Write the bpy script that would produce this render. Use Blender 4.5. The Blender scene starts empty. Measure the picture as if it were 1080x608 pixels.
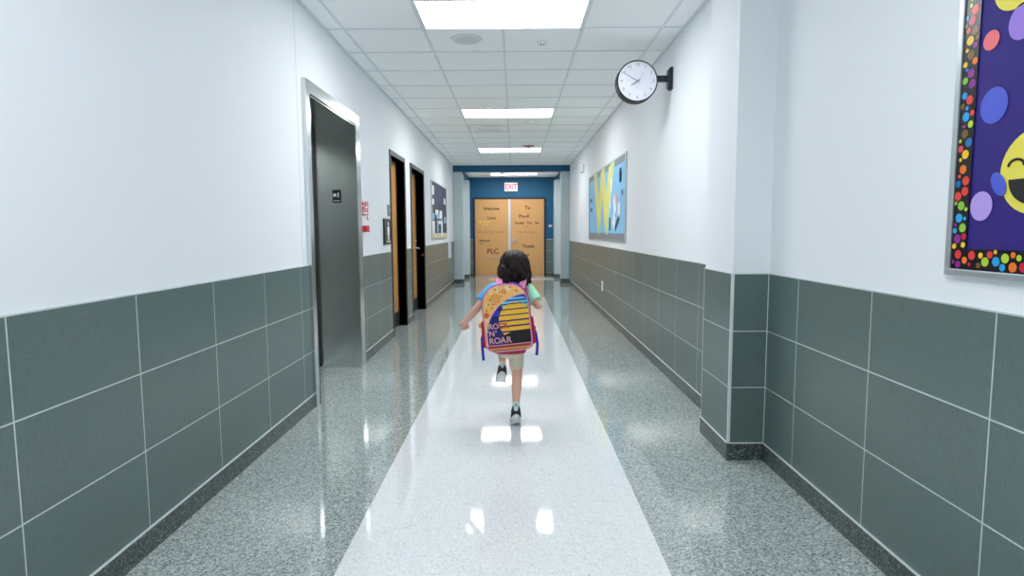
import bpy, bmesh, math, random
from mathutils import Vector, Matrix, Euler, noise
SC = bpy.context.scene
COL = SC.collection
PI = math.pi
random.seed(7)

# ---------------------------------------------------------------- camera
F, PITCH, YAW, ROLL, H = 642.95, 0.0935, -0.0046, -0.0051, 1.2539
cam_d = bpy.data.cameras.new('camera'); cam = bpy.data.objects.new('camera', cam_d); COL.objects.link(cam)
cam_d.sensor_fit = 'HORIZONTAL'; cam_d.sensor_width = 36.0; cam_d.lens = F * 36.0 / 1080.0
cam_d.clip_start = 0.02; cam_d.clip_end = 60
cy, sy, cp, sp, cr, sr = math.cos(YAW), math.sin(YAW), math.cos(PITCH), math.sin(PITCH), math.cos(ROLL), math.sin(ROLL)
# rows: right, down, forward in world axes
A = Matrix(((cy, -sy, 0), (sy, cy, 0), (0, 0, 1)))
B = Matrix(((1, 0, 0), (0, cp, -sp), (0, sp, cp)))
T3 = B @ A                                   # x, depth, up
right0, fwd0, up0 = Vector(T3[0]), Vector(T3[1]), Vector(T3[2])
down0 = -up0
right = cr * right0 - sr * down0; down = sr * right0 + cr * down0
cam.matrix_world = Matrix(((right.x, -down.x, -fwd0.x, 0), (right.y, -down.y, -fwd0.y, 0), (right.z, -down.z, -fwd0.z, H), (0, 0, 0, 1)))
SC.camera = cam

# ---------------------------------------------------------------- world and exposure
w = bpy.data.worlds.new('world'); SC.world = w; w.use_nodes = True
w.node_tree.nodes['Background'].inputs[0].default_value = (0.75, 0.85, 1, 1)
w.node_tree.nodes['Background'].inputs[1].default_value = 0.4
SC.view_settings.view_transform = 'Standard'; SC.view_settings.look = 'None'
SC.view_settings.exposure = 0.0; SC.view_settings.gamma = 1.0; SC.view_settings.use_curve_mapping = False
LAMP_POWER = 18.0
SC.cycles.max_bounces = 18; SC.cycles.diffuse_bounces = 12; SC.cycles.glossy_bounces = 6
LAMP_COLOR = (0.95, 0.985, 1.0)

# ---------------------------------------------------------------- dimensions
XL, XR, XF, XP = -1.45, 1.357, 1.312, 1.162
ZC = 2.80; HB = 0.0957; TR = 0.308; WZ = HB + 3 * TR
LT = 0.598
YB, YPN, YPF, YPIER, YEND = -5.2, 3.2425, 3.7086, 14.6, 16.83
GX, GY, GS = -0.690, 4.825, 0.61

# ---------------------------------------------------------------- materials
def srgb(c):
    if isinstance(c, str):
        c = tuple(int(c[i:i + 2], 16) / 255 for i in (0, 2, 4))
    return tuple(((v / 12.92) if v <= 0.04045 else ((v + 0.055) / 1.055) ** 2.4) for v in c) + (1,)
MATS = {}
def mat(name, col, rough=0.5, metal=0.0, spec=0.5, vary=0.0, vscale=20.0, bump=0.0, bscale=60.0, coat=0.0, emit=0.0, stretch=None):
    if name in MATS: return MATS[name]
    m = bpy.data.materials.new(name); m.use_nodes = True; MATS[name] = m
    nt = m.node_tree; b = nt.nodes['Principled BSDF']
    b.inputs['Base Color'].default_value = srgb(col); b.inputs['Roughness'].default_value = rough
    b.inputs['Metallic'].default_value = metal; b.inputs['Specular IOR Level'].default_value = spec
    b.inputs['Coat Weight'].default_value = coat
    if emit:
        b.inputs['Emission Color'].default_value = srgb(col); b.inputs['Emission Strength'].default_value = emit
    tc = nt.nodes.new('ShaderNodeTexCoord'); mp = nt.nodes.new('ShaderNodeMapping')
    nt.links.new(tc.outputs['Object'], mp.inputs[0])
    if stretch: mp.inputs['Scale'].default_value = stretch
    if vary:
        n = nt.nodes.new('ShaderNodeTexNoise'); n.inputs['Scale'].default_value = vscale; n.inputs['Detail'].default_value = 4
        nt.links.new(mp.outputs[0], n.inputs['Vector'])
        mx = nt.nodes.new('ShaderNodeMix'); mx.data_type = 'RGBA'
        c = srgb(col)
        mx.inputs[6].default_value = tuple(v * (1 - vary) for v in c[:3]) + (1,)
        mx.inputs[7].default_value = tuple(min(1, v * (1 + vary)) for v in c[:3]) + (1,)
        nt.links.new(n.outputs[0], mx.inputs[0]); nt.links.new(mx.outputs[2], b.inputs['Base Color'])
    if bump:
        n = nt.nodes.new('ShaderNodeTexNoise'); n.inputs['Scale'].default_value = bscale; n.inputs['Detail'].default_value = 3
        nt.links.new(mp.outputs[0], n.inputs['Vector'])
        bp = nt.nodes.new('ShaderNodeBump'); bp.inputs['Strength'].default_value = bump; bp.inputs['Distance'].default_value = 0.002
        nt.links.new(n.outputs[0], bp.inputs['Height']); nt.links.new(bp.outputs[0], b.inputs['Normal'])
    return m

def ramp(nt, stops, interp='LINEAR'):
    r = nt.nodes.new('ShaderNodeValToRGB'); cr_ = r.color_ramp; cr_.interpolation = interp
    while len(cr_.elements) > 1: cr_.elements.remove(cr_.elements[-1])
    cr_.elements[0].position = stops[0][0]; cr_.elements[0].color = srgb(stops[0][1])
    for p, c in stops[1:]:
        e = cr_.elements.new(p); e.color = srgb(c)
    return r

def terrazzo(name, cols, scale, rough, coat=0.0, wave=0.0, spec=0.5):
    m = bpy.data.materials.new(name); m.use_nodes = True; MATS[name] = m
    nt = m.node_tree; b = nt.nodes['Principled BSDF']; L = nt.links
    tc = nt.nodes.new('ShaderNodeTexCoord')
    v = nt.nodes.new('ShaderNodeTexVoronoi'); v.inputs['Scale'].default_value = scale; v.inputs['Randomness'].default_value = 1
    L.new(tc.outputs['Object'], v.inputs['Vector'])
    sep = nt.nodes.new('ShaderNodeSeparateColor'); L.new(v.outputs['Color'], sep.inputs[0])
    r = ramp(nt, cols, 'CONSTANT'); L.new(sep.outputs[0], r.inputs[0])
    n = nt.nodes.new('ShaderNodeTexNoise'); n.inputs['Scale'].default_value = scale * 2.2; n.inputs['Detail'].default_value = 3
    L.new(tc.outputs['Object'], n.inputs['Vector'])
    r2 = nt.nodes.new('ShaderNodeMapRange'); r2.inputs[1].default_value = 0.3; r2.inputs[2].default_value = 0.7
    r2.inputs[3].default_value = 0.86; r2.inputs[4].default_value = 1.1
    L.new(n.outputs[0], r2.inputs[0])
    mx = nt.nodes.new('ShaderNodeMix'); mx.data_type = 'RGBA'; mx.blend_type = 'MULTIPLY'; mx.inputs[0].default_value = 1
    L.new(r.outputs[0], mx.inputs[6]); L.new(r2.outputs[0], mx.inputs[7]); L.new(mx.outputs[2], b.inputs['Base Color'])
    b.inputs['Roughness'].default_value = rough; b.inputs['Coat Weight'].default_value = coat; b.inputs['Coat Roughness'].default_value = 0.03
    b.inputs['Specular IOR Level'].default_value = spec
    if wave:
        w_ = nt.nodes.new('ShaderNodeTexNoise'); w_.inputs['Scale'].default_value = 1.6; w_.inputs['Detail'].default_value = 2
        L.new(tc.outputs['Object'], w_.inputs['Vector'])
        bp = nt.nodes.new('ShaderNodeBump'); bp.inputs['Strength'].default_value = wave; bp.inputs['Distance'].default_value = 0.01
        L.new(w_.outputs[0], bp.inputs['Height']); L.new(bp.outputs[0], b.inputs['Normal']); L.new(bp.outputs[0], b.inputs['Coat Normal'])
    return m
terrazzo('grey terrazzo', [(0, '6a7674'), (.12, '909b99'), (.35, 'a9b3b1'), (.65, 'bcc5c3'), (.9, 'd6dddb')], 170, 0.05, 0.0, 0.07, 0.95)
terrazzo('white terrazzo', [(0, 'cdd1d1'), (.04, 'e2e4e5'), (.3, 'eceeef'), (.7, 'f4f5f6')], 190, 0.05, 0.0, 0.07)
terrazzo('dark terrazzo', [(0, '2f3837'), (.3, '465150'), (.6, '5d6867'), (.9, '8d9796')], 150, 0.3)

def tile_material(name, base, mortar):
    m = bpy.data.materials.new(name); m.use_nodes = True; MATS[name] = m
    nt = m.node_tree; b = nt.nodes['Principled BSDF']; L = nt.links
    uv = nt.nodes.new('ShaderNodeUVMap'); uv.uv_map = 'UVMap'
    br = nt.nodes.new('ShaderNodeTexBrick'); br.offset = 0; br.squash = 1; br.offset_frequency = 1
    br.inputs['Scale'].default_value = 1; br.inputs['Brick Width'].default_value = LT; br.inputs['Row Height'].default_value = TR
    br.inputs['Mortar Size'].default_value = 0.0026; br.inputs['Mortar Smooth'].default_value = 0.0; br.inputs['Bias'].default_value = 0
    c = srgb(base)
    br.inputs['Color1'].default_value = tuple(v * .94 for v in c[:3]) + (1,); br.inputs['Color2'].default_value = tuple(v * 1.06 for v in c[:3]) + (1,)
    br.inputs['Mortar'].default_value = srgb(mortar)
    L.new(uv.outputs[0], br.inputs['Vector'])
    # woven linen grain
    facs = []
    for sc_ in ((60, 900, 1), (900, 60, 1)):
        mp = nt.nodes.new('ShaderNodeMapping'); mp.inputs['Scale'].default_value = sc_; L.new(uv.outputs[0], mp.inputs[0])
        n = nt.nodes.new('ShaderNodeTexNoise'); n.inputs['Scale'].default_value = 0.35; n.inputs['Detail'].default_value = 2
        L.new(mp.outputs[0], n.inputs['Vector']); facs.append(n)
    ad = nt.nodes.new('ShaderNodeMath'); ad.operation = 'ADD'; L.new(facs[0].outputs[0], ad.inputs[0]); L.new(facs[1].outputs[0], ad.inputs[1])
    mr = nt.nodes.new('ShaderNodeMapRange'); mr.inputs[1].default_value = 0.6; mr.inputs[2].default_value = 1.4
    mr.inputs[3].default_value = 0.8; mr.inputs[4].default_value = 1.2; L.new(ad.outputs[0], mr.inputs[0])
    mx = nt.nodes.new('ShaderNodeMix'); mx.data_type = 'RGBA'; mx.blend_type = 'MULTIPLY'; mx.inputs[0].default_value = 1
    L.new(br.outputs['Color'], mx.inputs[6]); L.new(mr.outputs[0], mx.inputs[7]); L.new(mx.outputs[2], b.inputs['Base Color'])
    b.inputs['Roughness'].default_value = 0.3; b.inputs['Specular IOR Level'].default_value = 0.8
    bp = nt.nodes.new('ShaderNodeBump'); bp.invert = True; bp.inputs['Strength'].default_value = 0.5; bp.inputs['Distance'].default_value = 0.001
    L.new(br.outputs['Fac'], bp.inputs['Height']); L.new(bp.outputs[0], b.inputs['Normal'])
    return m
tile_material('grey tile', '5d706e', 'cbd7d4')

mat('white paint', 'eceff3', 0.62, bump=0.15, bscale=180, spec=0.35)
mat('blue paint', '0f5a80', 0.6, vary=0.05)
mat('pier paint', 'c3cfd3', 0.5, vary=0.03)
mat('ceiling tile', 'fafcfc', 0.85, bump=0.4, bscale=250, vary=0.03, vscale=200)
mat('grid metal', 'dfe6e9', 0.5)
mat('steel', 'd0d3d1', 0.17, 1.0, vary=0.10, vscale=6, stretch=(1, 1, 40))
mat('bright steel', 'd8dcdd', 0.22, 1.0, vary=0.06, vscale=6, stretch=(40, 40, 1))
mat('dark gap', '0c0e0f', 0.6)
mat('black frame', '2b2d31', 0.45)
mat('black plastic', '14171c', 0.35)
mat('aluminium', 'bfc7ca', 0.35, 0.7)
mat('orange wood', 'd69852', 0.42, vary=0.12, vscale=5, stretch=(1, 6, .5))
mat('door wood', 'dba468', 0.45, vary=0.10, vscale=4, stretch=(6, 1, .6))
mat('white plastic', 'eef0f1', 0.4)
mat('off white plastic', 'd5dadb', 0.5)
mat('grout trim', 'e4ecec', 0.4, 0.3)
mat('satin chrome', 'd8dadb', 0.2, 1.0)
mat('brown metal', '6d4b3b', 0.4, 0.4)
mat('diffuser', 'ffffff', 0.5)
dm = MATS['diffuser'].node_tree.nodes['Principled BSDF']
dm.inputs['Emission Color'].default_value = LAMP_COLOR + (1,); dm.inputs['Emission Strength'].default_value = LAMP_POWER
mat('ink', '2f2419', 0.7)
mat('red ink', 'c22838', 0.5)
mat('paper', 'f0f1f2', 0.7)

# ---------------------------------------------------------------- mesh helpers
class MB:
    def __init__(s):
        s.bm = bmesh.new(); s.uv = s.bm.loops.layers.uv.new('UVMap'); s.mats = []; s.cur = 0
    def use(s, m):
        if m not in s.mats: s.mats.append(m)
        s.cur = s.mats.index(m); return s
    def _mark(s, faces, smooth=False):
        for f in faces: f.material_index = s.cur; f.smooth = smooth
    def box(s, x0, x1, y0, y1, z0, z1, bevel=0.0, M=None, seg=2):
        x0, x1 = min(x0, x1), max(x0, x1); y0, y1 = min(y0, y1), max(y0, y1); z0, z1 = min(z0, z1), max(z0, z1)
        vs = [s.bm.verts.new((x, y, z)) for z in (z0, z1) for y in (y0, y1) for x in (x0, x1)]
        fs = [s.bm.faces.new([vs[i] for i in q]) for q in ((0, 2, 3, 1), (4, 5, 7, 6), (0, 1, 5, 4), (2, 6, 7, 3), (0, 4, 6, 2), (1, 3, 7, 5))]
        s._mark(fs)
        if bevel:
            es = list({e for f in fs for e in f.edges})
            r = bmesh.ops.bevel(s.bm, geom=es, offset=bevel, segments=seg, affect='EDGES', profile=0.5)
            vs = list({v for f in r['faces'] for v in f.verts} | {v for v in vs if v.is_valid})
            s._mark(r['faces'])
        if M is not None: bmesh.ops.transform(s.bm, matrix=M, verts=vs)
        return s
    def uvbox(s, a0, a1, z0, z1, const, out, axis, u0=0.0, v0=0.0, thick=0.012):
        """slab on a wall; axis 'x' = wall plane X=const running along Y; out=+-1 direction into the room"""
        n = len(s.bm.faces)
        if axis == 'x': s.box(const, const + out * thick, a0, a1, z0, z1)
        else: s.box(a0, a1, const, const + out * thick, z0, z1)
        s.bm.faces.ensure_lookup_table()
        for f in list(s.bm.faces)[n:]:
            f.normal_update()
            top = abs(f.normal.z) > .9
            for l in f.loops:
                c = l.vert.co; a = c.y if axis == 'x' else c.x
                if (axis == 'x' and abs(f.normal.y) > .9): a = u0 + .3
                if (axis == 'y' and abs(f.normal.x) > .9): a = u0 + .3
                l[s.uv].uv = (a - u0, (z0 + .1 - v0) if top else (c.z - v0))
        return s
    def cyl(s, p0, p1, r0, r1=None, seg=24, caps=True, smooth=True):
        r1 = r0 if r1 is None else r1
        p0, p1 = Vector(p0), Vector(p1); d = (p1 - p0)
        q = d.to_track_quat('Z', 'Y')
        a = []; b = []
        for i in range(seg):
            t = 2 * PI * i / seg; v = Vector((math.cos(t), math.sin(t), 0))
            a.append(s.bm.verts.new(p0 + q @ (v * r0))); b.append(s.bm.verts.new(p1 + q @ (v * r1)))
        fs = [s.bm.faces.new((a[i], a[(i + 1) % seg], b[(i + 1) % seg], b[i])) for i in range(seg)]
        s._mark(fs, smooth)
        if caps: s._mark([s.bm.faces.new(a[::-1]), s.bm.faces.new(b)])
        return s
    def tube(s, pts, radii, seg=12, smooth=True):
        pts = [Vector(p) for p in pts]
        if not hasattr(radii, '__len__'): radii = [radii] * len(pts)
        rings = []; up = None
        for i, p in enumerate(pts):
            d = (pts[min(i + 1, len(pts) - 1)] - pts[max(i - 1, 0)]).normalized()
            if up is None:
                up = d.orthogonal().normalized()
            else:
                up = (up - d * up.dot(d)).normalized()
            sd = d.cross(up)
            rings.append([s.bm.verts.new(p + (up * math.cos(2 * PI * k / seg) + sd * math.sin(2 * PI * k / seg)) * radii[i]) for k in range(seg)])
        fs = []
        for a, b in zip(rings, rings[1:]):
            fs += [s.bm.faces.new((a[k], a[(k + 1) % seg], b[(k + 1) % seg], b[k])) for k in range(seg)]
        fs += [s.bm.faces.new(rings[0][::-1]), s.bm.faces.new(rings[-1])]
        s._mark(fs, smooth); return s
    def strap(s, pts, width, thick, side):
        """flat webbing along pts; side = width direction"""
        pts = [Vector(p) for p in pts]; side = Vector(side).normalized(); rings = []
        for i, p in enumerate(pts):
            d = (pts[min(i + 1, len(pts) - 1)] - pts[max(i - 1, 0)]).normalized()
            sd = (side - d * side.dot(d)).normalized(); n = d.cross(sd)
            rings.append([s.bm.verts.new(p + sd * a * width / 2 + n * b * thick / 2) for a, b in ((-1, -1), (1, -1), (1, 1), (-1, 1))])
        fs = []
        for a, b in zip(rings, rings[1:]):
            fs += [s.bm.faces.new((a[k], a[(k + 1) % 4], b[(k + 1) % 4], b[k])) for k in range(4)]
        fs += [s.bm.faces.new(rings[0][::-1]), s.bm.faces.new(rings[-1])]
        s._mark(fs); return s
    def ball(s, c, r, seg=16, M=None):
        r = (r, r, r) if not hasattr(r, '__len__') else r
        X = Matrix.Translation(Vector(c)) @ (M if M is not None else Matrix.Identity(4)) @ Matrix.Diagonal((r[0], r[1], r[2], 1))
        g = bmesh.ops.create_uvsphere(s.bm, u_segments=seg * 2, v_segments=seg, radius=1, matrix=X)
        s._mark({f for v in g['verts'] for f in v.link_faces}, True); return s
    def loft(s, rings, seg=28):
        """rings: (centre, rx, ry, tilt matrix or None)"""
        R = []
        for c, rx, ry in rings:
            R.append([s.bm.verts.new(Vector(c) + Vector((rx * math.copysign(abs(math.cos(t)) ** .85, math.cos(t)), ry * math.copysign(abs(math.sin(t)) ** .85, math.sin(t)), 0))) for t in [2 * PI * k / seg for k in range(seg)]])
        fs = []
        for a, b in zip(R, R[1:]): fs += [s.bm.faces.new((a[k], a[(k + 1) % seg], b[(k + 1) % seg], b[k])) for k in range(seg)]
        fs += [s.bm.faces.new(R[0][::-1]), s.bm.faces.new(R[-1])]
        s._mark(fs, True); return s
    def prism(s, pts, y0, y1, M=None, smooth=False):
        """outline in xz extruded in y"""
        a = [s.bm.verts.new((p[0], y0, p[1])) for p in pts]; b = [s.bm.verts.new((p[0], y1, p[1])) for p in pts]
        n = len(pts); fs = [s.bm.faces.new((a[k], a[(k + 1) % n], b[(k + 1) % n], b[k])) for k in range(n)]
        s._mark(fs, smooth)
        s._mark([s.bm.faces.new(a[::-1]), s.bm.faces.new(b)])
        if M is not None: bmesh.ops.transform(s.bm, matrix=M, verts=a + b)
        return s
    def limb(s, pts, radii):
        """tapered limb of closed overlapping pieces, for remeshing"""
        for i in range(len(pts) - 1):
            s.cyl(pts[i], pts[i + 1], radii[i], radii[i + 1], 20)
        for p, r in zip(pts, radii): s.ball(p, r, 12)
        return s
    def build(s, name, m=None, parent=None, xf=None, remesh=0, smooth_iter=0):
        bmesh.ops.recalc_face_normals(s.bm, faces=s.bm.faces)
        if xf is not None: bmesh.ops.transform(s.bm, matrix=xf, verts=s.bm.verts)
        me = bpy.data.meshes.new(name); s.bm.to_mesh(me); s.bm.free()
        if m is not None: me.materials.append(MATS[m])
        else:
            for q in s.mats: me.materials.append(MATS[q])
        o = bpy.data.objects.new(name, me); COL.objects.link(o)
        if remesh:
            md = o.modifiers.new('r', 'REMESH'); md.mode = 'VOXEL'; md.voxel_size = remesh; md.use_smooth_shade = True
            if smooth_iter:
                sm = o.modifiers.new('s', 'SMOOTH'); sm.factor = 0.5; sm.iterations = smooth_iter
            dg = bpy.context.evaluated_depsgraph_get(); dg.update()
            nm = bpy.data.meshes.new_from_object(o.evaluated_get(dg))
            nm.materials.clear()
            if m is not None: nm.materials.append(MATS[m])
            o.modifiers.clear(); o.data = nm
        if parent is not None:
            base = world_loc(parent)
            o.data.transform(Matrix.Translation(-base)); o.parent = parent
        return o
WL = {}
def world_loc(o):
    v = Vector((0, 0, 0))
    while o is not None: v = v + o.location; o = o.parent
    return v
def tag(o, label, cat, group=None):
    o['label'] = label; o['category'] = cat
    if group: o['group'] = group
    return o
def thing(name, label, cat, loc, group=None):
    o = bpy.data.objects.new(name, None); COL.objects.link(o); o.location = loc; o.empty_display_size = .1
    return tag(o, label, cat, group)
def struct(o, label=None):
    o['kind'] = 'structure'
    if label: o['label'] = label
    return o
def rebase(o, loc):
    o.data.transform(Matrix.Translation(-Vector(loc))); o.location = loc; return o
def copy_tree(o, parent=None):
    c = o.copy(); COL.objects.link(c); c.parent = parent
    for ch in list(o.children): copy_tree(ch, c)
    return c
def text(name, body, size, M, m, parent=None, depth=0.0015, bold=0.0, xs=1.0, align='CENTER'):
    cu = bpy.data.curves.new(name, 'FONT'); cu.body = body; cu.size = size; cu.extrude = depth; cu.offset = bold
    cu.align_x = align; cu.align_y = 'CENTER'; cu.resolution_u = 3
    t = bpy.data.objects.new(name + '_c', cu); COL.objects.link(t)
    dg = bpy.context.evaluated_depsgraph_get(); dg.update()
    me = bpy.data.meshes.new_from_object(t.evaluated_get(dg)); me.name = name
    bpy.data.objects.remove(t)
    me.transform(M @ Matrix.Diagonal((xs, 1, 1, 1))); me.materials.clear(); me.materials.append(MATS[m])
    o = bpy.data.objects.new(name, me); COL.objects.link(o)
    if parent is not None:
        me.transform(Matrix.Translation(-world_loc(parent))); o.parent = parent
    return o
def M_face_cam(x, y, z):      # text upright facing -Y
    return Matrix.Translation((x, y, z)) @ Matrix.Rotation(PI / 2, 4, 'X')
def M_left(x, y, z):          # on left wall facing +X, reading direction: +Y
    return Matrix.Translation((x, y, z)) @ Matrix.Rotation(PI / 2, 4, 'Z') @ Matrix.Rotation(PI / 2, 4, 'X')
def M_right(x, y, z):         # on right wall facing -X, reading direction: -Y
    return Matrix.Translation((x, y, z)) @ Matrix.Rotation(-PI / 2, 4, 'Z') @ Matrix.Rotation(PI / 2, 4, 'X')

# ================================================================ SETTING
# floor with the white inlaid strip
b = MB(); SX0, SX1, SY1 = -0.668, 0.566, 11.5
def quad(b, x0, x1, y0, y1, z, m):
    b.use(m); f = b.bm.faces.new([b.bm.verts.new(p) for p in ((x0, y0, z), (x1, y0, z), (x1, y1, z), (x0, y1, z))]); f.material_index = b.cur
quad(b, -2.6, SX0, YB, YEND + .3, 0, 'grey terrazzo'); quad(b, SX1, 2.2, YB, YEND + .3, 0, 'grey terrazzo')
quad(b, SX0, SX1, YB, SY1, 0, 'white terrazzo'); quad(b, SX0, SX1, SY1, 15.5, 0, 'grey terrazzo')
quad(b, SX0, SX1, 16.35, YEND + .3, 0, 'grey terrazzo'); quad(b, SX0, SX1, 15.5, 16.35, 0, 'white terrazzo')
bmesh.ops.remove_doubles(b.bm, verts=b.bm.verts, dist=1e-4)
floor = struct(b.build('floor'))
for v in floor.data.polygons:
    pass
b = MB().use('white terrazzo').box(SX1, 1.02, 15.5, 16.35, -.01, .0015)  # pale patch extending the floor's white cross band to the right
o = b.build('pale_patch', None, floor)
b = MB().use('brown metal')
# ceiling
b = MB().box(-2.6, 2.2, YB, YPIER, ZC, ZC + .1); ceiling = struct(b.build('ceiling', 'ceiling tile'))
b = MB()
k = -20
for k in range(-4, 6):
    x = GX + GS * k
    if XL < x < XR: b.box(x - .010, x + .010, YB, YPIER - .02, ZC - .006, ZC - .0005)
for k in range(-17, 17):
    y = GY + GS * k
    if YB < y < YPIER: b.box(XL, XR, y - .010, y + .010, ZC - .0055, ZC - .0005)
for x in (XL + .013, XF - .011): b.box(x - .010, x + .010, YB if x < 0 else YPF, YPIER - .02, ZC - .007, ZC - .0005)
b.box(XR - .024, XR - .001, YB, YPN, ZC - .007, ZC - .0005)
b.build('ceiling_grid', 'grid metal', ceiling)

# left wall with openings
OPEN = [(4.345, 5.56, 2.205), (7.22, 8.09, 2.15), (8.63, 9.78, 2.15)]
b = MB(); y = YB
for a, c, t in OPEN:
    b.box(XL - .3, XL, y, a, 0, ZC); b.box(XL - .3, XL, a, c, t, ZC); y = c
b.box(XL - .3, XL, y, YEND + .3, 0, ZC)
b.use('white paint')
wl = struct(b.build('wall_left', 'white paint'))
# corner guard near the far end and painted control joint
b = MB().box(XL, XL + .02, 13.3, 13.75, .66, 1.75, .003); b.build('wall_panel', 'white paint', wl)
b = MB().box(XL, XL + .0015, 4.165, 4.171, WZ, ZC - .01); b.build('control_joint', 'off white plastic', wl)
def wainscot(name, segs, u0, const, out, axis, base=True, zt=WZ):
    b = MB().use('grey tile')
    for a, c in segs: b.uvbox(a, c, HB, zt, const, out, axis, u0, HB, .006)
    o = struct(b.build(name))
    b = MB()
    for a, c in segs:
        if axis == 'x':
            b.box(const, const + out * .0085, a, c, zt, zt + .005); b.box(const, const + out * .0145, a, c, HB - .002, HB + .003)
        else:
            b.box(a, c, const, const + out * .0085, zt, zt + .005); b.box(a, c, const, const + out * .0145, HB - .002, HB + .003)
    b.build('edge_trim', 'grout trim', o)
    return o
def baseboard(name, segs, const, out, axis):
    b = MB()
    for a, c in segs:
        if axis == 'x': b.box(const, const + out * .0137, a, c, 0, HB - .003)
        else: b.box(a, c, const, const + out * .0137, 0, HB - .003)
    return struct(b.build(name, 'dark terrazzo'))
LS = [(YB, 4.262), (5.72, 7.158), (8.15, 8.57), (9.84, YPIER)]
wainscot('trim_1', LS, 1.7057, XL, 1, 'x'); baseboard('baseboard_left', LS, XL, 1, 'x')
# right walls
b = MB().box(XR, XR + .3, YB, YPN, 0, ZC); struct(b.build('wall_right_near', 'white paint'))
b = MB().box(XP, XR + .3, YPN, YPF, 0, ZC); pil = struct(b.build('wall_pilaster', 'white paint'))
b = MB().box(XF, XR + .3, YPF, YEND + .3, 0, ZC); struct(b.build('wall_right_far', 'white paint'))
wainscot('trim_2', [(YB, YPN)], 1.7005, XR, -1, 'x'); baseboard('baseboard_right', [(YB, YPN - .0137)], XR, -1, 'x')
wainscot('trim_3', [(YPF, YPIER)], 3.72, XF, -1, 'x'); baseboard('baseboard_right_far', [(YPF, YPIER)], XF, -1, 'x')
wainscot('trim_4', [(XP, XR - .006)], XP - .3, YPN, -1, 'y'); wainscot('trim_5', [(YPN, YPF)], YPN - .065, XP, -1, 'x')
b = MB().box(XP - .0137, XR, YPN - .0137, YPN, 0, HB - .003).box(XP - .0137, XP, YPN, YPF, 0, HB - .003).box(XP, XF, YPF, YPF + .0137, 0, HB - .003)
struct(b.build('baseboard_pilaster', 'dark terrazzo'))
b = MB().box(XP - .0085, XP + .006, YPN - .0085, YPN + .006, HB, WZ + .004, .001)
struct(b.build('trim_6', 'grout trim'))
b = MB().box(XR - .009, XR - .0055, YPN - .009, YPN - .0055, HB, WZ).box(XP - .008, XP + .002, YPF - .001, YPF + .003, HB, WZ)
struct(b.build('trim_7', 'grout trim'))
# wall behind the camera and the end alcove
struct(MB().box(-2.6, 2.2, YB - .2, YB, 0, ZC).build('wall_behind', 'white paint'))
b = MB().use('blue paint').box(-2.6, -1.14, YEND, YEND + .3, 0, 2.9).box(.87, 2.2, YEND, YEND + .3, 0, 2.9).box(-1.14, .87, YEND, YEND + .3, 2.165, 2.9)
struct(b.build('wall_end'))
wainscot('trim_8', [(XL, -1.14)], XL, YEND, -1, 'y'); wainscot('trim_9', [(.87, XF)], XF, YEND, -1, 'y')
baseboard('baseboard_end', [(XL, -1.14), (.87, XF)], YEND, -1, 'y')
# blue beam frame round the alcove and its ceiling
b = MB().box(XL, XF, YPIER - .02, YPIER + .15, 2.65, 2.82)
b.box(XL, -1.23, YPIER + .15, YEND, 2.6, 2.82).box(1.13, XF, YPIER + .15, YEND, 2.6, 2.82)
struct(b.build('trim_10', 'blue paint'))
b = MB().box(-1.23, 1.13, YPIER + .15, YEND, 2.71, 2.86); alc = struct(b.build('ceiling_alcove', 'ceiling tile'))
# concrete block piers, left pair and right pair
def pier(name, x0, x1, y0, y1, zt):
    b = MB().use('pier paint').box(x0, x1, y0, y1, HB, zt, .008)
    b.use('dark terrazzo').box(x0 - (.012 if x1 > 0 else 0), x1 + (.012 if x1 < 0 else 0), y0 - .012, y1, 0, HB)
    return struct(b.build(name))
pier('wall_pier_left', XL, -1.235, YPIER, YPIER + .35, 2.65); pier('wall_pier_right', 1.115, XF, YPIER, YPIER + .35, 2.65)
pier('wall_pier_left_rear', XL, -1.215, 16.25, YEND - .02, 2.6); pier('wall_pier_right_rear', 1.065, XF, 16.25, YEND - .02, 2.6)

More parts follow.
